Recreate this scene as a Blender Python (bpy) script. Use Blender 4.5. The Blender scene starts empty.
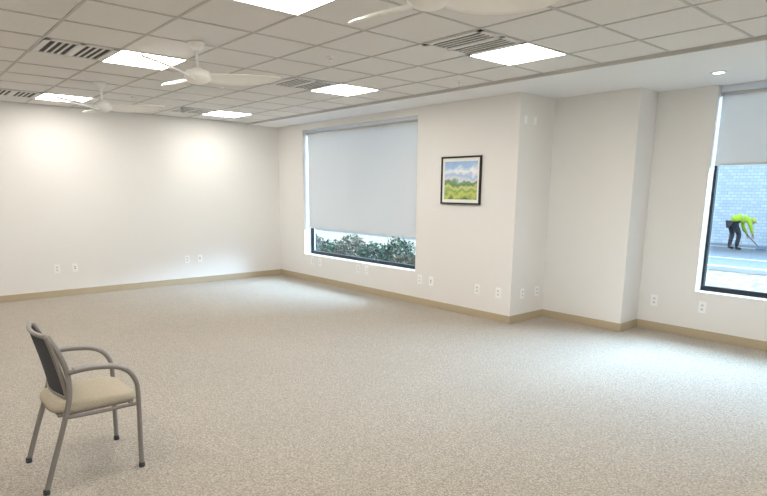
import bpy, bmesh, math, random
from mathutils import Vector, Matrix, noise
random.seed(4)
S=bpy.context.scene
COL=bpy.context.collection
# ------------------------------------------------------------ helpers
def lin(c):
    return tuple(((v/255)/12.92 if v/255<=.04045 else ((v/255+.055)/1.055)**2.4) for v in c)
def mat(name,rgb,rough=.6,metal=0,spec=.5,bump=None,vary=None,emis=None,sub=None):
    m=bpy.data.materials.new(name); m.use_nodes=True; nt=m.node_tree; b=nt.nodes['Principled BSDF']
    c=lin(rgb)+(1,)
    b.inputs['Base Color'].default_value=c; b.inputs['Roughness'].default_value=rough
    b.inputs['Metallic'].default_value=metal; b.inputs['Specular IOR Level'].default_value=spec
    tc=nt.nodes.new('ShaderNodeTexCoord')
    if vary:
        sc,amt=vary
        n=nt.nodes.new('ShaderNodeTexNoise'); n.inputs['Scale'].default_value=sc; n.inputs['Detail'].default_value=4
        nt.links.new(tc.outputs['Object'],n.inputs['Vector'])
        r=nt.nodes.new('ShaderNodeValToRGB'); r.color_ramp.elements[0].position=.3; r.color_ramp.elements[1].position=.7
        r.color_ramp.elements[0].color=tuple(v*(1-amt) for v in c[:3])+(1,); r.color_ramp.elements[1].color=tuple(min(1,v*(1+amt)) for v in c[:3])+(1,)
        nt.links.new(n.outputs['Fac'],r.inputs['Fac']); nt.links.new(r.outputs['Color'],b.inputs['Base Color'])
    if bump:
        sc,st=bump
        n=nt.nodes.new('ShaderNodeTexNoise'); n.inputs['Scale'].default_value=sc; n.inputs['Detail'].default_value=3
        nt.links.new(tc.outputs['Object'],n.inputs['Vector'])
        bp=nt.nodes.new('ShaderNodeBump'); bp.inputs['Strength'].default_value=st; bp.inputs['Distance'].default_value=.01
        nt.links.new(n.outputs['Fac'],bp.inputs['Height']); nt.links.new(bp.outputs['Normal'],b.inputs['Normal'])
    if emis:
        b.inputs['Emission Color'].default_value=tuple(emis[0])+(1,); b.inputs['Emission Strength'].default_value=emis[1]
    return m
def link_obj(name,me,mats,parent=None,smooth=False):
    o=bpy.data.objects.new(name,me); COL.objects.link(o)
    for m in (mats if isinstance(mats,(list,tuple)) else [mats]): me.materials.append(m)
    if smooth:
        for p in me.polygons: p.use_smooth=True
    if parent: o.parent=parent
    return o
def empty(name,loc=(0,0,0),rot=0):
    e=bpy.data.objects.new(name,None); e.empty_display_size=.1; e.location=loc; e.rotation_euler=(0,0,rot); COL.objects.link(e); return e
def boxes(name,bl,mats,parent=None,bevel=0,idx=None):
    """bl: list of (x0,x1,y0,y1,z0,z1)"""
    bm=bmesh.new()
    for k,(x0,x1,y0,y1,z0,z1) in enumerate(bl):
        g=bmesh.ops.create_cube(bm,size=1)['verts']
        for v in g: v.co=Vector(((x0+x1)/2+v.co.x*(x1-x0),(y0+y1)/2+v.co.y*(y1-y0),(z0+z1)/2+v.co.z*(z1-z0)))
        if idx:
            fs=set(f for v in g for f in v.link_faces)
            for f in fs: f.material_index=idx[k]
    if bevel: bmesh.ops.bevel(bm,geom=bm.edges[:],offset=bevel,segments=2,affect='EDGES',profile=.5)
    me=bpy.data.meshes.new(name); bm.to_mesh(me); bm.free()
    return link_obj(name,me,mats,parent)
def catmull(pts,n=8):
    P=[Vector(p) for p in pts]; P=[P[0]*2-P[1]]+P+[P[-1]*2-P[-2]]; out=[]
    for i in range(1,len(P)-2):
        for k in range(n):
            t=k/n; a,b,c,d=P[i-1:i+3]
            out.append(.5*((2*b)+(c-a)*t+(2*a-5*b+4*c-d)*t*t+(3*b-a-3*c+d)*t**3))
    out.append(P[-2]); return out
def tube(name,pts,r,mats,parent=None,segs=12,n=8,flat=(1,1),smooth_path=True):
    path=catmull(pts,n) if smooth_path else [Vector(p) for p in pts]
    bm=bmesh.new(); rings=[]
    t0=(path[1]-path[0]).normalized(); up=Vector((0,1,0)) if abs(t0.y)<.9 else Vector((0,0,1))
    nrm=(up-t0*up.dot(t0)).normalized()
    for i,p in enumerate(path):
        t=(path[min(i+1,len(path)-1)]-path[max(i-1,0)]).normalized()
        nrm=(nrm-t*nrm.dot(t)).normalized(); bi=t.cross(nrm)
        rr=r(i/(len(path)-1)) if callable(r) else r
        rings.append([bm.verts.new(p+nrm*math.cos(a)*rr*flat[0]+bi*math.sin(a)*rr*flat[1]) for a in [2*math.pi*k/segs for k in range(segs)]])
    for a,b in zip(rings,rings[1:]):
        for k in range(segs): bm.faces.new((a[k],a[(k+1)%segs],b[(k+1)%segs],b[k]))
    bm.faces.new(rings[0][::-1]); bm.faces.new(rings[-1])
    bmesh.ops.recalc_face_normals(bm,faces=bm.faces[:])
    me=bpy.data.meshes.new(name); bm.to_mesh(me); bm.free()
    return link_obj(name,me,mats,parent,True)
def lathe(name,prof,mats,parent=None,segs=40,loc=(0,0,0),caps=True):
    bm=bmesh.new(); rings=[]
    for r,z in prof:
        rings.append([bm.verts.new((loc[0]+r*math.cos(2*math.pi*k/segs),loc[1]+r*math.sin(2*math.pi*k/segs),loc[2]+z)) for k in range(segs)])
    for a,b in zip(rings,rings[1:]):
        for k in range(segs): bm.faces.new((a[k],a[(k+1)%segs],b[(k+1)%segs],b[k]))
    if caps: bm.faces.new(rings[0]); bm.faces.new(rings[-1][::-1])
    bmesh.ops.recalc_face_normals(bm,faces=bm.faces[:])
    me=bpy.data.meshes.new(name); bm.to_mesh(me); bm.free()
    return link_obj(name,me,mats,parent,True)
def skin(name,verts,edges,radii,mats,parent=None,root=0,sub=2):
    me=bpy.data.meshes.new(name); me.from_pydata([Vector(v) for v in verts],edges,[]); me.update()
    o=link_obj(name,me,mats,parent)
    md=o.modifiers.new('Skin','SKIN'); md.use_smooth_shade=True
    for i,r in enumerate(radii):
        sv=me.skin_vertices[0].data[i]; sv.radius=(r,r) if not isinstance(r,tuple) else r; sv.use_root=(i==root)
    s=o.modifiers.new('Sub','SUBSURF'); s.levels=sub; s.render_levels=sub
    return o

# ------------------------------------------------------------ dimensions
H=2.913; HT=2.945
B=5.752; D=6.891; C1=.745; C2=1.185
XW=-8.9; YS=-13.2
XE=-.63; U=.61; UY=.65; YO=0
# ------------------------------------------------------------ materials
M_wall=mat('wall_paint',(233,231,228),.75,spec=.25,bump=(180,.05))
M_soffit=mat('soffit_paint',(240,241,243),.8,spec=.2)
M_base=mat('baseboard_vinyl',(182,167,140),.5,bump=(60,.03))
M_white=mat('white_plastic',(248,248,248),.35)
M_fan=mat('fan_white',(250,249,246),.35)
M_tee=mat('ceiling_tee',(196,194,190),.5)
M_alu=mat('dark_bronze_aluminium',(22,24,27),.35,metal=.3)
M_blindbar=mat('blind_hem_bar',(205,205,203),.5)
M_skylit=mat('skylit_pocket_blue',(214,224,236),.4)  # pale blue carries the sky light of the pocket above the shade
M_frame=mat('black_frame',(12,12,13),.35)
M_matb=mat('picture_mat',(240,240,236),.7)
M_grey=mat('chair_metal_grey',(138,132,127),.38,metal=.35)
M_seat=mat('seat_fabric',(186,175,155),.95,spec=.1,bump=(400,.5),vary=(260,.18))
M_mesh=mat('back_mesh_dark',(62,62,68),.8,bump=(900,.6),vary=(500,.4))
M_ventshade=mat('vent_shade',(84,83,82),.9)
M_vent=mat('vent_enamel',(226,225,223),.4)
M_slot=mat('outlet_slot',(120,118,114),.6)
M_lens=mat('troffer_lens',(255,255,250),.5,emis=((1,.955,.885),21))
M_lensbar=mat('troffer_trim',(235,234,228),.5)
# ceiling tile
M_tile=mat('acoustic_tile',(232,230,228),.95,spec=.05,bump=(90,.25),vary=(140,.05))
# carpet
def carpet():
    m=bpy.data.materials.new('carpet_loop'); m.use_nodes=True; nt=m.node_tree; b=nt.nodes['Principled BSDF']; L=nt.links
    tc=nt.nodes.new('ShaderNodeTexCoord')
    def nz(sc,det,rough=.6):
        n=nt.nodes.new('ShaderNodeTexNoise'); n.inputs['Scale'].default_value=sc; n.inputs['Detail'].default_value=det; n.inputs['Roughness'].default_value=rough
        L.new(tc.outputs['Object'],n.inputs['Vector']); return n
    v=nt.nodes.new('ShaderNodeTexVoronoi'); v.inputs['Scale'].default_value=140; L.new(tc.outputs['Object'],v.inputs['Vector'])
    sep=nt.nodes.new('ShaderNodeSeparateColor'); L.new(v.outputs['Color'],sep.inputs[0])
    n2=nz(60,3); n3=nz(1.1,2)
    r=nt.nodes.new('ShaderNodeValToRGB'); e=r.color_ramp.elements
    e[0].position=0; e[0].color=lin((104,92,76))+(1,)
    e[1].position=1; e[1].color=lin((208,197,181))+(1,)
    k=e.new(.45); k.color=lin((157,144,125))+(1,)
    mx=nt.nodes.new('ShaderNodeMath'); mx.operation='MULTIPLY_ADD'; L.new(n2.outputs['Fac'],mx.inputs[0]); mx.inputs[1].default_value=.95; mx.inputs[2].default_value=-.225
    ad=nt.nodes.new('ShaderNodeMath'); ad.operation='MULTIPLY_ADD'; L.new(sep.outputs[0],ad.inputs[0]); ad.inputs[1].default_value=.55; L.new(mx.outputs[0],ad.inputs[2])
    L.new(ad.outputs[0],r.inputs['Fac'])
    mix=nt.nodes.new('ShaderNodeMixRGB'); mix.blend_type='MULTIPLY'; mix.inputs[0].default_value=.15
    L.new(r.outputs['Color'],mix.inputs[1]); L.new(n3.outputs['Fac'],mix.inputs[2]); L.new(mix.outputs[0],b.inputs['Base Color'])
    b.inputs['Roughness'].default_value=.7; b.inputs['Specular IOR Level'].default_value=.5
    b.inputs['Sheen Weight'].default_value=.3; b.inputs['Sheen Roughness'].default_value=.5
    bp=nt.nodes.new('ShaderNodeBump'); bp.inputs['Strength'].default_value=.5; bp.inputs['Distance'].default_value=.01
    L.new(v.outputs['Distance'],bp.inputs['Height']); L.new(bp.outputs['Normal'],b.inputs['Normal'])
    return m
M_carpet=carpet()
def glass():
    m=bpy.data.materials.new('window_glass'); m.use_nodes=True; nt=m.node_tree; nt.nodes.clear()
    o=nt.nodes.new('ShaderNodeOutputMaterial'); mx=nt.nodes.new('ShaderNodeMixShader'); mx.inputs[0].default_value=.04
    t=nt.nodes.new('ShaderNodeBsdfTransparent'); t.inputs[0].default_value=(.92,.97,.99,1)
    g=nt.nodes.new('ShaderNodeBsdfGlossy'); g.inputs['Roughness'].default_value=.02
    nt.links.new(t.outputs[0],mx.inputs[1]); nt.links.new(g.outputs[0],mx.inputs[2]); nt.links.new(mx.outputs[0],o.inputs[0]); return m
M_glass=glass()
def blindmat():
    m=bpy.data.materials.new('roller_shade_fabric'); m.use_nodes=True; nt=m.node_tree; nt.nodes.clear(); L=nt.links
    o=nt.nodes.new('ShaderNodeOutputMaterial'); mx=nt.nodes.new('ShaderNodeMixShader'); mx.inputs[0].default_value=.055
    d=nt.nodes.new('ShaderNodeBsdfDiffuse'); t=nt.nodes.new('ShaderNodeBsdfTranslucent')
    d.inputs[0].default_value=lin((203,201,199))+(1,); t.inputs[0].default_value=lin((208,202,194))+(1,)
    L.new(d.outputs[0],mx.inputs[1]); L.new(t.outputs[0],mx.inputs[2])
    m2=nt.nodes.new('ShaderNodeMixShader'); m2.inputs[0].default_value=.025; tr=nt.nodes.new('ShaderNodeBsdfTransparent')
    L.new(mx.outputs[0],m2.inputs[1]); L.new(tr.outputs[0],m2.inputs[2]); L.new(m2.outputs[0],o.inputs[0]); return m
M_blind=blindmat()

# ------------------------------------------------------------ room shell
boxes('floor',[(XW-.2,C2+.25,YS-.2,.2,-.1,0)],M_carpet)
boxes('wall_north',[(XW,.25,0,.25,0,3.1)],M_wall)
W1=(-3.95,-.88,.50,2.80)   # y0,y1,z0,z1
W4=(-10.0,-7.56,.56,2.9129)
T=.25
boxes('wall_east',[(0,T,W1[1],0,0,3.1),(0,T,-B,W1[0],0,3.1),(0,T,W1[0],W1[1],0,W1[2]),(0,T,W1[0],W1[1],W1[3],3.1)],M_wall)
boxes('wall_column_return',[(T,C1+T,-B,-B+.2,0,3.1)],M_wall)
boxes('wall_east_recess',[(C1,C1+T,-D+.2,-B,0,3.1)],M_wall)
boxes('wall_recess_return',[(C1,C2+T,-D,-D+.2,0,3.1)],M_wall)
boxes('wall_east_far',[(C2,C2+T,W4[1],-D,0,3.1),(C2,C2+T,YS,W4[0],0,3.1),(C2,C2+T,W4[0],W4[1],0,W4[2]),(C2,C2+T,W4[0],W4[1],2.9129,3.1)],M_wall)
boxes('wall_south',[(XW,C2+T,YS-.2,YS,0,3.1)],M_wall)
boxes('wall_west',[(XW-.2,XW,YS-.2,.2,0,3.1)],M_wall)
boxes('ceiling',[(XW,XE-.02,YS,0,HT,3.15)],M_tile)
boxes('ceiling_soffit',[(XE,T,-B,0,H,3.15),(XE,C2+T,YS,-B,H,3.15)],M_soffit)
# ceiling tees
tb=[]; w=.0105
xs=[XE-U*k for k in range(1,14)]; ys=[YO-UY*k for k in range(1,21)]
for x in xs: tb.append((x-w,x+w,YS,0,HT-.006,HT+.002))
for y in ys: tb.append((XW,XE-.02,y-w,y+w,HT-.0055,HT+.002))
tb.append((XE-.03,XE,YS,0,HT-.034,HT+.002)); tb.append((XW,XE,-.025,0,HT-.007,HT+.002))
boxes('ceiling_grid',tb,M_tee)
# baseboards
bh=.105; bt=.014
def bb(name,x0,x1,y0,y1):
    o=boxes(name,[(x0,x1,y0,y1,0,bh)],M_base,bevel=.003); return o
bb('baseboard_north',XW,-bt,-bt,0)
bb('baseboard_east',-bt,0,-B-bt,0)
bb('baseboard_column_return',0,C1,-B-bt,-B)
bb('baseboard_east_recess',C1-bt,C1,-D-bt,-B-bt)
bb('baseboard_recess_return',C1,C2,-D-bt,-D)
bb('baseboard_east_far',C2-bt,C2,YS,-D-bt)
bb('baseboard_south',XW,C2,YS,YS+bt)
bb('baseboard_west',XW,XW+bt,YS,0)

# ------------------------------------------------------------ windows
def window(name,x,y0,y1,z0,z1,shade_z,mull):
    p=empty(name,(x,0,0))
    f=.045; g=.028; d0,d1=.155,.215
    bl=[(d0,d1,y0,y0+g,z0,z1),(d0,d1,y1-g,y1,z0,z1),(d0,d1,y0+g,y1-g,z0,z0+f+.01),(d0,d1,y0+g,y1-g,z1-f,z1)]
    for m in mull: bl.append((d0,d1,m-f/2,m+f/2,z0,z1))
    boxes('frame',bl,M_alu,p,bevel=.004)
    boxes('glass',[(.183,.187,y0+g,y1-g,z0+f,z1-f)],M_glass,p)
    return p
def shade(name,x,y0,y1,ztop,zbot):
    p=empty(name,(x,0,0))
    bm=bmesh.new(); N=24
    rows=[]
    for i in range(N+1):
        y=y0+(y1-y0)*i/N
        rows.append([bm.verts.new((.0+.003*math.sin(i*.8+z*3),y,z)) for z in (ztop,ztop-(ztop-zbot)*.33,ztop-(ztop-zbot)*.66,zbot)])
    for a,b in zip(rows,rows[1:]):
        for k in range(3): bm.faces.new((a[k],b[k],b[k+1],a[k+1]))
    me=bpy.data.meshes.new('fabric'); bm.to_mesh(me); bm.free(); link_obj('fabric',me,M_blind,p,True)
    boxes('hem_bar',[(-.008,.008,y0,y1,zbot-.028,zbot)],M_blindbar,p,bevel=.003)
    tube('roller_tube',[(.02,y0,ztop-.01),(.02,y1,ztop-.01)],.025,M_blindbar,p,smooth_path=False)
    boxes('skylit_cassette',[(-.03,-.02,y0-.012,y1+.012,ztop,ztop+.072 if x>1 else ztop+.045),(-.02,.05,y0-.012,y0-.002,ztop-.04,ztop+.04),(-.02,.05,y1+.002,y1+.012,ztop-.04,ztop+.04)],M_skylit,p)  # front strip stands in for the sky-lit pocket, plus end brackets
    return p
window('window_1',0,W1[0],W1[1],W1[2],W1[3],0,[])
shade('roller_shade',.10,W1[0]+.02,W1[1]-.02,W1[3]-.046,1.02)
window('window_2',C2,W4[0],W4[1],W4[2],W4[3],0,[-9.0])
shade('roller_shade',C2+.10,W4[0]+.02,W4[1]-.02,W4[3]-.075,2.06)

# ------------------------------------------------------------ ceiling fixtures
def cell(i,j): # x cell i (0 = between XE-U*i and XE-U*(i+1)), y cell j
    return XE-U*(i+.5), YO-UY*(j+.5)
def troffer(i,j):
    cx,cy=cell(i,j); p=empty('recessed_ceiling_light',(cx,cy,HT)); h=U/2-w; hy=UY/2-w
    boxes('lens',[(-h+.004,h-.004,-hy+.004,hy-.004,-.0075,-.001)],M_lens,p)
    boxes('trim',[(-h,-h+.004,-hy,hy,-.009,-.001),(h-.004,h,-hy,hy,-.009,-.001),(-h,h,-hy,-hy+.004,-.009,-.001),(-h,h,hy-.004,hy,-.009,-.001),
      (-.10,-.097,-hy,hy,-.009,-.001),(.097,.10,-hy,hy,-.009,-.001)],M_lensbar,p)
def diffuser(i,j):
    cx,cy=cell(i,j); p=empty('air_supply_diffuser',(cx,cy,HT)); h=U/2-w; hy=UY/2-w
    boxes('void_shade',[(-h+.02,h-.02,-hy+.02,hy-.02,-.003,-.001)],M_ventshade,p)  # dark sheet painting the shade behind the louvers
    bl=[(-h,-h+.05,-hy,hy,-.012,-.001),(h-.05,h,-hy,hy,-.012,-.001),(-h,h,-hy,-hy+.05,-.012,-.001),(-h,h,hy-.05,hy,-.012,-.001),(-.02,.02,-hy,hy,-.012,-.001)]
    for k in range(8):
        x=-h+.05+(k+1)*(2*h-.10)/9
        bl.append((x-.009,x+.009,-hy+.05,hy-.05,-.010,-.004))
    boxes('louvers',bl,M_vent,p)
for i in (1,5,9):
    for j in (1,6,10,15,19): troffer(i,j)
for i in (2,6):
    for j in (1,6,10,15): diffuser(i,j)
# fans
def blade_mesh(r0,r1,wmax):
    bm=bmesh.new(); N=22; Mm=8; rows=[]
    for i in range(N+1):
        t=i/N; r=r0+(r1-r0)*t
        wd=wmax*(.42+.75*math.sin(math.pi*min(1,t*.9+.12))**.8) * (1 if t<.86 else math.sqrt(max(.02,1-((t-.86)/.14)**2)))
        sweep=.09*math.sin(t*2.2)-.02
        pitch=-math.radians(26-10*t); row=[]
        for k in range(Mm+1):
            s=(k/Mm-.5)*wd; camb=.012*(1-(2*k/Mm-1)**2)
            row.append(bm.verts.new((r,sweep+s*math.cos(pitch),s*math.sin(pitch)+camb+.03*t*t-.01)))
        rows.append(row)
    for a,b in zip(rows,rows[1:]):
        for k in range(Mm): bm.faces.new((a[k],b[k],b[k+1],a[k+1]))
    me=bpy.data.meshes.new('blade'); bm.to_mesh(me); bm.free(); return me
def fan(x,y,ang,drop=.28):
    p=empty('ceiling_fan',(x,y,HT))
    lathe('canopy',[(.001,-.006),(.068,-.006),(.068,-.02),(.055,-.05),(.03,-.072),(.001,-.072)],M_fan,p)
    tube('downrod',[(0,0,-.06),(0,0,-drop+.06)],.013,M_fan,p,smooth_path=False)
    lathe('motor_housing',[(.001,-drop+.075),(.03,-drop+.075),(.045,-drop+.06),(.09,-drop+.045),(.115,-drop+.015),(.11,-drop-.02),(.08,-drop-.045),(.04,-drop-.06),(.001,-drop-.063)],M_fan,p)
    for k in range(3):
        me=blade_mesh(.07,.70,.15); o=link_obj('blade_%d'%(k+1),me,M_fan,p,True)
        o.location=(0,0,-drop); o.rotation_euler=(0,0,ang+k*2*math.pi/3)
        s=o.modifiers.new('s','SOLIDIFY'); s.thickness=.008
ra=math.atan2(-.6546,.7559)
fan(-3.90,-5.26,ra+.15)
fan(-3.96,-2.66,ra+.1)
fan(-3.87,-8.00,ra+.05,.26)
# soffit downlight
p=empty('recessed_downlight',(.44,-7.82,H))
lathe('trim_ring',[(.05,-.001),(.078,-.001),(.078,-.006),(.052,-.010),(.05,-.004)],M_white,p,caps=False)
lathe('lamp_lens',[(.001,-.001),(.05,-.001),(.05,-.003),(.001,-.003)],mat('downlight_lens',(255,250,240),.5,emis=((1,.93,.8),25)),p)
for (x,y,z) in [(-2.75,-3.3,HT),(-2.75,-5.6,HT),(-.95,-5.6,HT),(-3.36,-1.9,HT),(-5.2,-3.0,HT)]:
    p=empty('fire_sprinkler',(x,y,z))
    lathe('escutcheon',[(.001,-.001),(.035,-.001),(.033,-.008),(.012,-.012),(.001,-.012)],M_white,p,segs=20)
    lathe('deflector',[(.001,-.01),(.008,-.012),(.008,-.035),(.02,-.038),(.02,-.041),(.001,-.042)],M_white,p,segs=16)

# ------------------------------------------------------------ outlets
def plate(name,pos,face,kind='duplex',s=1):
    # face: 'S' facing -y on y-plane ; 'W' facing -x
    rot=0 if face=='S' else -math.pi/2
    p=empty(name,pos,rot)
    boxes('cover_plate',[(-.037*s,.037*s,-.006,0,-.06*s,.06*s)],M_white,p,bevel=.002)
    if kind=='duplex':
        boxes('receptacles',[(-.017,.017,-.009,-.005,.008,.04),(-.017,.017,-.009,-.005,-.04,-.008)],M_vent,p,bevel=.003)
        boxes('slots',[(x-.002,x+.002,-.0095,-.006,z-.006,z+.006) for x in (-.007,.007) for z in (.025,-.025)],M_slot,p)
    elif kind=='data':
        boxes('jacks',[(-.010,.010,-.008,-.005,.006,.022),(-.010,.010,-.008,-.005,-.022,-.006)],M_slot,p)
for x,k in ((-4.09,'duplex'),(-3.83,'data'),(-1.97,'duplex'),(-1.73,'data')): plate('wall_outlet',(x,0,.45),'S',k,1.1)
for y,k in ((-1.15,'duplex'),(-1.4,'duplex'),(-2.55,'duplex'),(-2.78,'duplex'),(-4.06,'duplex'),(-4.30,'data'),(-5.19,'duplex'),(-5.55,'duplex')): plate('wall_outlet',(0,y,.39),'W',k,1.15)
plate('wall_outlet',(.25,-B,.38),'S','duplex',1.1); plate('wall_outlet',(.58,-B,.38),'S','duplex',1.1)
plate('wall_sensor',(.12,-B,2.60),'S','none',.8); plate('wall_sensor',(.32,-B,2.60),'S','none',.8)
plate('wall_outlet',(C2,-7.09,.38),'W','duplex',1.15); plate('wall_outlet',(C2,-7.66,.38),'W','duplex',1.15)

# ------------------------------------------------------------ picture
def painting():
    m=bpy.data.materials.new('landscape_painting'); m.use_nodes=True; nt=m.node_tree; L=nt.links; b=nt.nodes['Principled BSDF']; b.inputs['Roughness'].default_value=.6
    tc=nt.nodes.new('ShaderNodeTexCoord'); sp=nt.nodes.new('ShaderNodeSeparateXYZ'); L.new(tc.outputs['Object'],sp.inputs[0])
    n=nt.nodes.new('ShaderNodeTexNoise'); n.inputs['Scale'].default_value=7; n.inputs['Detail'].default_value=5; L.new(tc.outputs['Object'],n.inputs['Vector'])
    a=nt.nodes.new('ShaderNodeMath'); a.operation='MULTIPLY_ADD'; L.new(n.outputs['Fac'],a.inputs[0]); a.inputs[1].default_value=.26; L.new(sp.outputs['Z'],a.inputs[2])
    mr=nt.nodes.new('ShaderNodeMapRange'); mr.inputs['From Min'].default_value=-.13; mr.inputs['From Max'].default_value=.39; L.new(a.outputs[0],mr.inputs['Value'])
    r=nt.nodes.new('ShaderNodeValToRGB'); e=r.color_ramp.elements
    e[0].position=0; e[0].color=lin((90,124,66))+(1,); e[1].position=1; e[1].color=lin((150,186,228))+(1,)
    for ps,c in ((.12,(200,208,110)),(.22,(132,168,90)),(.32,(212,210,134)),(.40,(96,138,88)),(.48,(130,162,130)),(.52,(222,224,232)),(.62,(168,194,230)),(.74,(244,245,248)),(.86,(164,198,236))):
        k=e.new(ps); k.color=lin(c)+(1,)
    L.new(mr.outputs[0],r.inputs['Fac']); L.new(r.outputs['Color'],b.inputs['Base Color']); return m
p=empty('framed_landscape_picture',(0,-4.83,1.86),-math.pi/2)
hw,hh=.36,.325; fw=.024
boxes('frame',[(-hw,-hw+fw,-.03,-.002,-hh,hh),(hw-fw,hw,-.03,-.002,-hh,hh),(-hw+fw,hw-fw,-.03,-.002,-hh,-hh+fw),(-hw+fw,hw-fw,-.03,-.002,hh-fw,hh)],M_frame,p,bevel=.002)
boxes('mat_board',[(-hw+fw,hw-fw,-.016,-.004,-hh+fw,hh-fw)],M_matb,p)
boxes('painting',[(-hw+fw+.04,hw-fw-.04,-.018,-.0155,-hh+fw+.045,hh-fw-.045)],painting(),p)

# ------------------------------------------------------------ chair (faces +x)
ch=empty('office_guest_chair',(0,0,0))
yn,yf=-6.70,-6.18
M_arm=mat('armrest_grey',(150,147,144),.5); M_glide=mat('glide',(50,50,52),.6)
for nm,y,sg in (('near',yn,1),('far',yf,-1)):
    yi=y+sg*.03
    tube('rear_leg_'+nm,[(-5.565,y,.012),(-5.505,y,.20),(-5.44,y,.40),(-5.40,y+sg*.005,.55),(-5.395,yi,.68),(-5.425,yi+sg*.01,.80),(-5.47,yi+sg*.03,.905)],.0135,M_grey,ch,flat=(1.0,1.15))
    tube('arm_front_leg_'+nm,[(-5.035,y,.012),(-5.03,y,.25),(-5.025,y,.50),(-5.035,y,.575),(-5.075,y,.64),(-5.15,y,.68),(-5.28,y,.697),(-5.40,y,.69)],.0135,M_grey,ch,flat=(1.0,1.1))
    tube('armrest_'+nm,[(-5.09,y,.660),(-5.16,y,.692),(-5.27,y,.707),(-5.37,y,.705)],.02,M_arm,ch,flat=(1.25,.6))
    for fx in (-5.565,-5.035): lathe('foot_glide',[(.001,0),(.017,0),(.019,.006),(.017,.03),(.001,.032)],M_glide,ch,segs=16,loc=(fx,y,0))
    tube('seat_rail_'+nm,[(-5.43,y+sg*.012,.425),(-5.25,y+sg*.02,.415),(-5.035,y+sg*.004,.42)],.011,M_grey,ch)
tube('cross_bar_rear',[(-5.43,yn,.43),(-5.43,yf,.43)],.011,M_grey,ch,smooth_path=False)
tube('cross_bar_front',[(-5.06,yn,.42),(-5.06,yf,.42)],.011,M_grey,ch,smooth_path=False)
# seat cushion (superellipse, domed, waterfall front)
def cushion():
    bm=bmesh.new(); N=48; rings=[]
    cx,cy,hx,hy=-5.245,(yn+yf)/2,.245,.232
    prof=[(0.90,.432),(1.0,.445),(1.0,.462),(.985,.478),(.94,.489),(.8,.497),(.5,.502),(.2,.503)]
    for s,z in prof:
        rg=[]
        for k in range(N):
            a=2*math.pi*k/N; c,sn=math.cos(a),math.sin(a); n=4.5
            x=hx*s*abs(c)**(2/n)*(1 if c>=0 else -1); y=hy*s*abs(sn)**(2/n)*(1 if sn>=0 else -1)
            dz=-.02*max(0,(x/hx))**3
            rg.append(bm.verts.new((cx+x,cy+y,z+dz)))
        rings.append(rg)
    for a,b in zip(rings,rings[1:]):
        for k in range(N): bm.faces.new((a[k],a[(k+1)%N],b[(k+1)%N],b[k]))
    bm.faces.new(rings[0][::-1]); bm.faces.new(rings[-1])
    me=bpy.data.meshes.new('seat_cushion'); bm.to_mesh(me); bm.free(); return link_obj('seat_cushion',me,M_seat,ch,True)
cushion()
boxes('seat_pan',[(-5.46,-5.04,yn+.05,yf-.05,.42,.436)],M_grey,ch,bevel=.005)
# back: frame loop + mesh panel
def bx(z):  # back profile x(z)
    t=(z-.52)/.39; return -5.405-.012*math.sin(t*2)-.065*t**1.6
yc=(yn+yf)/2
def bpt(s,z): # s -1..1 across
    return Vector((bx(z)-.035*(1-s*s),yc+s*.215,z))
bm=bmesh.new(); NZ,NS=14,16; g=[]
for i in range(NZ+1):
    z=.54+(.90-.54)*i/NZ; wv=1-.10*((i/NZ-.5)*2)**6
    g.append([bm.verts.new(bpt((k/NS*2-1)*wv,z)) for k in range(NS+1)])
for a,b in zip(g,g[1:]):
    for k in range(NS): bm.faces.new((a[k],a[k+1],b[k+1],b[k]))
me=bpy.data.meshes.new('back_mesh'); bm.to_mesh(me); bm.free(); o=link_obj('back_mesh',me,M_mesh,ch,True)
s=o.modifiers.new('s','SOLIDIFY'); s.thickness=.006
loop=[]
for k in range(0,9): loop.append(bpt(-1+k/4,.905))
for z in (.86,.76,.66,.58): loop.append(bpt(1.03,z))
for k in range(0,9): loop.append(bpt(1-k/4,.535))
for z in (.58,.66,.76,.86): loop.append(bpt(-1.03,z))
loop.append(loop[0].copy())
tube('back_frame',loop,.013,M_grey,ch,n=4,flat=(1,1))

# ------------------------------------------------------------ exterior
M_brick=bpy.data.materials.new('white_brick'); M_brick.use_nodes=True
nt=M_brick.node_tree; br=nt.nodes.new('ShaderNodeTexBrick'); tc=nt.nodes.new('ShaderNodeTexCoord')
sx_=nt.nodes.new('ShaderNodeSeparateXYZ'); cb_=nt.nodes.new('ShaderNodeCombineXYZ')
nt.links.new(tc.outputs['Object'],sx_.inputs[0]); nt.links.new(sx_.outputs['Y'],cb_.inputs['X']); nt.links.new(sx_.outputs['Z'],cb_.inputs['Y']); nt.links.new(cb_.outputs[0],br.inputs['Vector'])
br.inputs['Color1'].default_value=lin((214,221,227))+(1,); br.inputs['Color2'].default_value=lin((190,201,212))+(1,); br.inputs['Mortar'].default_value=lin((164,178,194))+(1,)
br.inputs['Scale'].default_value=2.4; br.inputs['Mortar Size'].default_value=.02
nt.links.new(br.outputs['Color'],nt.nodes['Principled BSDF'].inputs['Base Color'])
M_asph=mat('asphalt',(120,128,136),.9,vary=(12,.12)); M_grass=mat('dry_grass',(150,136,116),.95,vary=(5,.5),bump=(30,.6)); M_line=mat('road_paint',(196,202,210),.8)
M_win=mat('far_window_glass',(70,84,100),.15)
boxes('lawn',[(C2+T+.02,8.2,-30,40,-.12,-.02),(T+.02,C2+T+.02,-5.4,40,-.12,-.02)],M_grass)
boxes('street_pavement',[(8.2,16,-30,60,-.12,-.02)],M_asph)
boxes('street_curb',[(8.2,8.4,-30,60,-.02,.08)],M_line)
boxes('road_marking',[(11.0,11.2,-30,60,-.02,-.012),(14.7,14.85,-30,60,-.02,-.012)],M_line)
p=empty('brick_building',(16.02,0,0))
boxes('facade',[(0,.5,-30,60,-.1,4.2)],M_brick,p)
wl=[];fl=[]
y=-28.1
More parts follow.
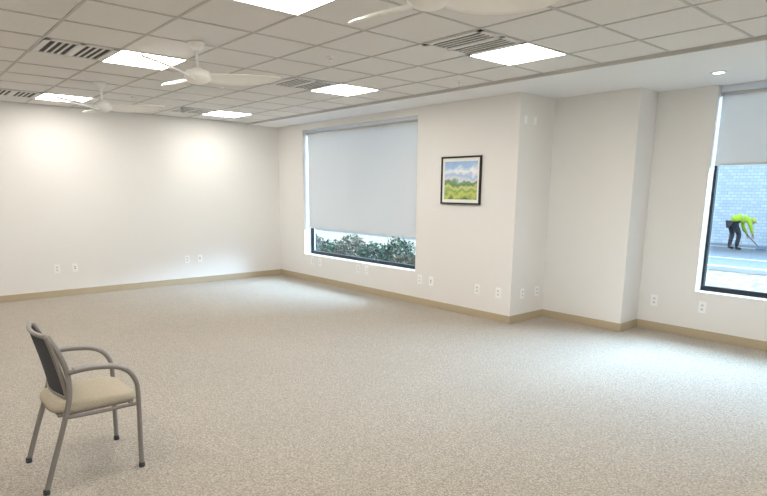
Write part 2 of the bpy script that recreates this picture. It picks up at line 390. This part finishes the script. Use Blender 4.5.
while y<55:
    wl.append((-.02,.05,y,y+.7,1.3,3.6)); fl+= [(-.06,.0,y-.06,y,1.24,3.66),(-.06,.0,y+.7,y+.76,1.24,3.66),(-.06,0,y,y+.7,1.24,1.3),(-.06,0,y,y+.7,3.6,3.66),(-.05,0,y+.33,y+.37,1.3,3.6)]
    y+=4.6
boxes('windows',wl,M_win,p); boxes('window_frames',fl,mat('far_frame',(170,180,192),.6),p)
# shrubs
def shrub(x,y,rx,rz,seed,cols):
    rnd=random.Random(seed); bm=bmesh.new()
    for i in range(1100):
        th=rnd.uniform(0,2*math.pi); ph=math.acos(rnd.uniform(-.2,1)); rr=rnd.uniform(.55,1.1)
        c=Vector((rx*rr*math.sin(ph)*math.cos(th),rx*rr*math.sin(ph)*math.sin(th),rz*.45+rz*.55*rr*math.cos(ph)))
        R=Matrix.Rotation(rnd.uniform(0,6.28),3,Vector((rnd.uniform(-1,1),rnd.uniform(-1,1),rnd.uniform(-1,1))).normalized())
        l=rnd.uniform(.025,.055); vs=[bm.verts.new(c+R@Vector(q)) for q in ((0,-l,0),(l*.45,0,.004),(0,l,0),(-l*.45,0,.004))]
        f=bm.faces.new(vs); f.material_index=rnd.choice((0,0,1,2))
    for k in range(7):
        a=k*.9; top=Vector((rx*.6*math.cos(a),rx*.6*math.sin(a),rz*.7)); pr=Vector((-math.sin(a),math.cos(a),0))*.012
        vs=[bm.verts.new(q) for q in (pr,-pr,top-pr*.3,top+pr*.3)]; f=bm.faces.new(vs); f.material_index=3
    me=bpy.data.meshes.new('leafy_shrub'); bm.to_mesh(me); bm.free()
    o=link_obj('leafy_shrub',me,cols); o.location=(x,y,-.02); return o
cols=[mat('leaf_green',(44,68,48),.6),mat('leaf_dark',(20,36,32),.6),mat('leaf_light',(84,100,70),.6),mat('twig',(60,50,40),.8)]
cols2=[mat('leaf_russet',(74,62,50),.6),mat('leaf_olive',(54,64,44),.6),mat('leaf_straw',(108,102,78),.6),cols[3]]
rs=random.Random(2)
for k in range(8):
    shrub(1.35+rs.uniform(-.15,.4),-3.1+k*.68,.36,rs.uniform(.54,.9),k,cols2 if k in (1,4,6) else cols)

# ------------------------------------------------------------ worker (bent over, facing image right)
wk=empty('street_worker',(13.7,-3.95,0.0),ra); wk.scale=(.93,.93,.93)
M_hv=mat('hi_vis_jacket',(176,206,30),.7); M_tr=mat('navy_trousers',(24,28,42),.8); M_skin=mat('skin',(176,130,106),.6); M_boot=mat('boots',(38,30,26),.6); M_cap=mat('hi_vis_cap',(186,212,50),.7); M_refl=mat('reflective_tape',(200,205,210),.3)
V=[(-.16,0,.92),(-.13,.10,.84),(-.02,.14,.50),(-.08,.15,.10),(-.13,-.10,.84),(.04,-.14,.50),(-.02,-.15,.10)]
skin('trousers',V,[(0,1),(1,2),(2,3),(0,4),(4,5),(5,6)],[.15,.115,.08,.062,.115,.08,.062],M_tr,wk)
for sx,sy,n in ((-.08,.15,'left'),(-.02,-.15,'right')):
    skin('boot_'+n,[(sx,sy,.13),(sx,sy,.055),(sx+.10,sy,.045),(sx+.18,sy,.04)],[(0,1),(1,2),(2,3)],[.06,.055,.05,.038],M_boot,wk)
V=[(-.17,0,.94),(-.02,0,1.02),(.17,0,1.03),(.30,0,1.0),(.37,0,.965),
   (.29,.17,.97),(.34,.20,.73),(.46,.14,.52),(.29,-.17,.97),(.36,-.20,.73),(.48,-.12,.52)]
skin('jacket',V,[(0,1),(1,2),(2,3),(3,4),(3,5),(5,6),(6,7),(3,8),(8,9),(9,10)],[.15,.15,.155,.13,.065,.08,.058,.045,.08,.058,.045],M_hv,wk)
skin('neck_and_head',[(.34,0,.99),(.41,0,.955),(.47,0,.93),(.53,0,.90),(.57,0,.865)],[(0,1),(1,2),(2,3),(3,4)],[.055,.055,.09,.095,.06],M_skin,wk)
skin('nose',[(.545,0,.84),(.555,0,.80)],[(0,1)],[.018,.012],M_skin,wk,sub=1)
skin('cap',[(.44,0,.985),(.50,0,.975),(.56,0,.94),(.60,0,.90),(.645,0,.86)],[(0,1),(1,2),(2,3),(3,4)],[.07,.092,.085,(.06,.04),(.05,.015)],M_cap,wk)
for sy,n in ((.14,'left'),(-.12,'right')):
    bx0=.46 if sy>0 else .48
    vs=[(bx0,sy,.53),(bx0+.02,sy,.47),(bx0+.03,sy,.43)]; ed=[(0,1),(1,2)]; rd=[.03,.034,.036]
    skin('palm_'+n,vs,ed,rd,M_skin,wk,sub=1)
    for f in range(4):
        oy=sy-.03+.02*f; l=(.06,.072,.068,.052)[f]
        skin('finger_%s_%d'%(n,f+1),[(bx0+.035,oy,.43),(bx0+.055,oy,.43-l*.6),(bx0+.035,oy,.43-l)],[(0,1),(1,2)],[.009,.009,.008],M_skin,wk,sub=1)
    skin('thumb_'+n,[(bx0+.01,sy-.01,.46),(bx0-.02,sy,.42),(bx0,sy,.39)],[(0,1),(1,2)],[.011,.01,.009],M_skin,wk,sub=1)
tube('shovel_handle',[(.30,.16,.66),(.50,.02,.395),(.74,-.12,.10)],.015,mat('wood_handle',(130,104,70),.7),wk,smooth_path=False)
boxes('shovel_blade',[(.70,.92,-.24,-.02,.02,.05)],mat('shovel_blue',(60,110,170),.5),wk,bevel=.008)
tube('jacket_tape',[(.08,.165,1.03),(.08,.11,1.16),(.08,0,1.195),(.08,-.11,1.16),(.08,-.165,1.03)],.012,M_refl,wk,flat=(1.6,.4))

# ------------------------------------------------------------ light
wd=bpy.data.worlds.new('World'); S.world=wd; wd.use_nodes=True
bg=wd.node_tree.nodes['Background']; bg.inputs[0].default_value=(.66,.83,1,1); bg.inputs[1].default_value=2.1
sd=bpy.data.lights.new('sun','SUN'); sd.energy=26; sd.angle=math.radians(48); sd.color=(.54,.76,1)
so=bpy.data.objects.new('sun',sd); COL.objects.link(so); so.rotation_euler=Vector((-.75,.42,-.50)).to_track_quat('-Z','Y').to_euler()
S.view_settings.view_transform='Standard'; S.view_settings.look='None'; S.view_settings.exposure=0.13; S.view_settings.gamma=1.03

# ------------------------------------------------------------ camera
yaw,pit,rol=[math.radians(v) for v in (40.982,11.149,.474)]
f=Vector((math.sin(yaw)*math.cos(pit),math.cos(yaw)*math.cos(pit),-math.sin(pit)))
r=Vector((math.cos(yaw),-math.sin(yaw),0)); u=r.cross(f)
c,s_=math.cos(rol),math.sin(rol); r2=c*r+s_*u; u2=-s_*r+c*u
cd=bpy.data.cameras.new('camera'); co=bpy.data.objects.new('camera',cd); COL.objects.link(co)
co.matrix_world=Matrix(((r2.x,u2.x,-f.x,-6.083),(r2.y,u2.y,-f.y,-10.219),(r2.z,u2.z,-f.z,1.728),(0,0,0,1)))
cd.sensor_width=36; cd.lens=571.97/767*36; cd.shift_y=54.36/767; cd.clip_start=.05; cd.clip_end=300
S.camera=co
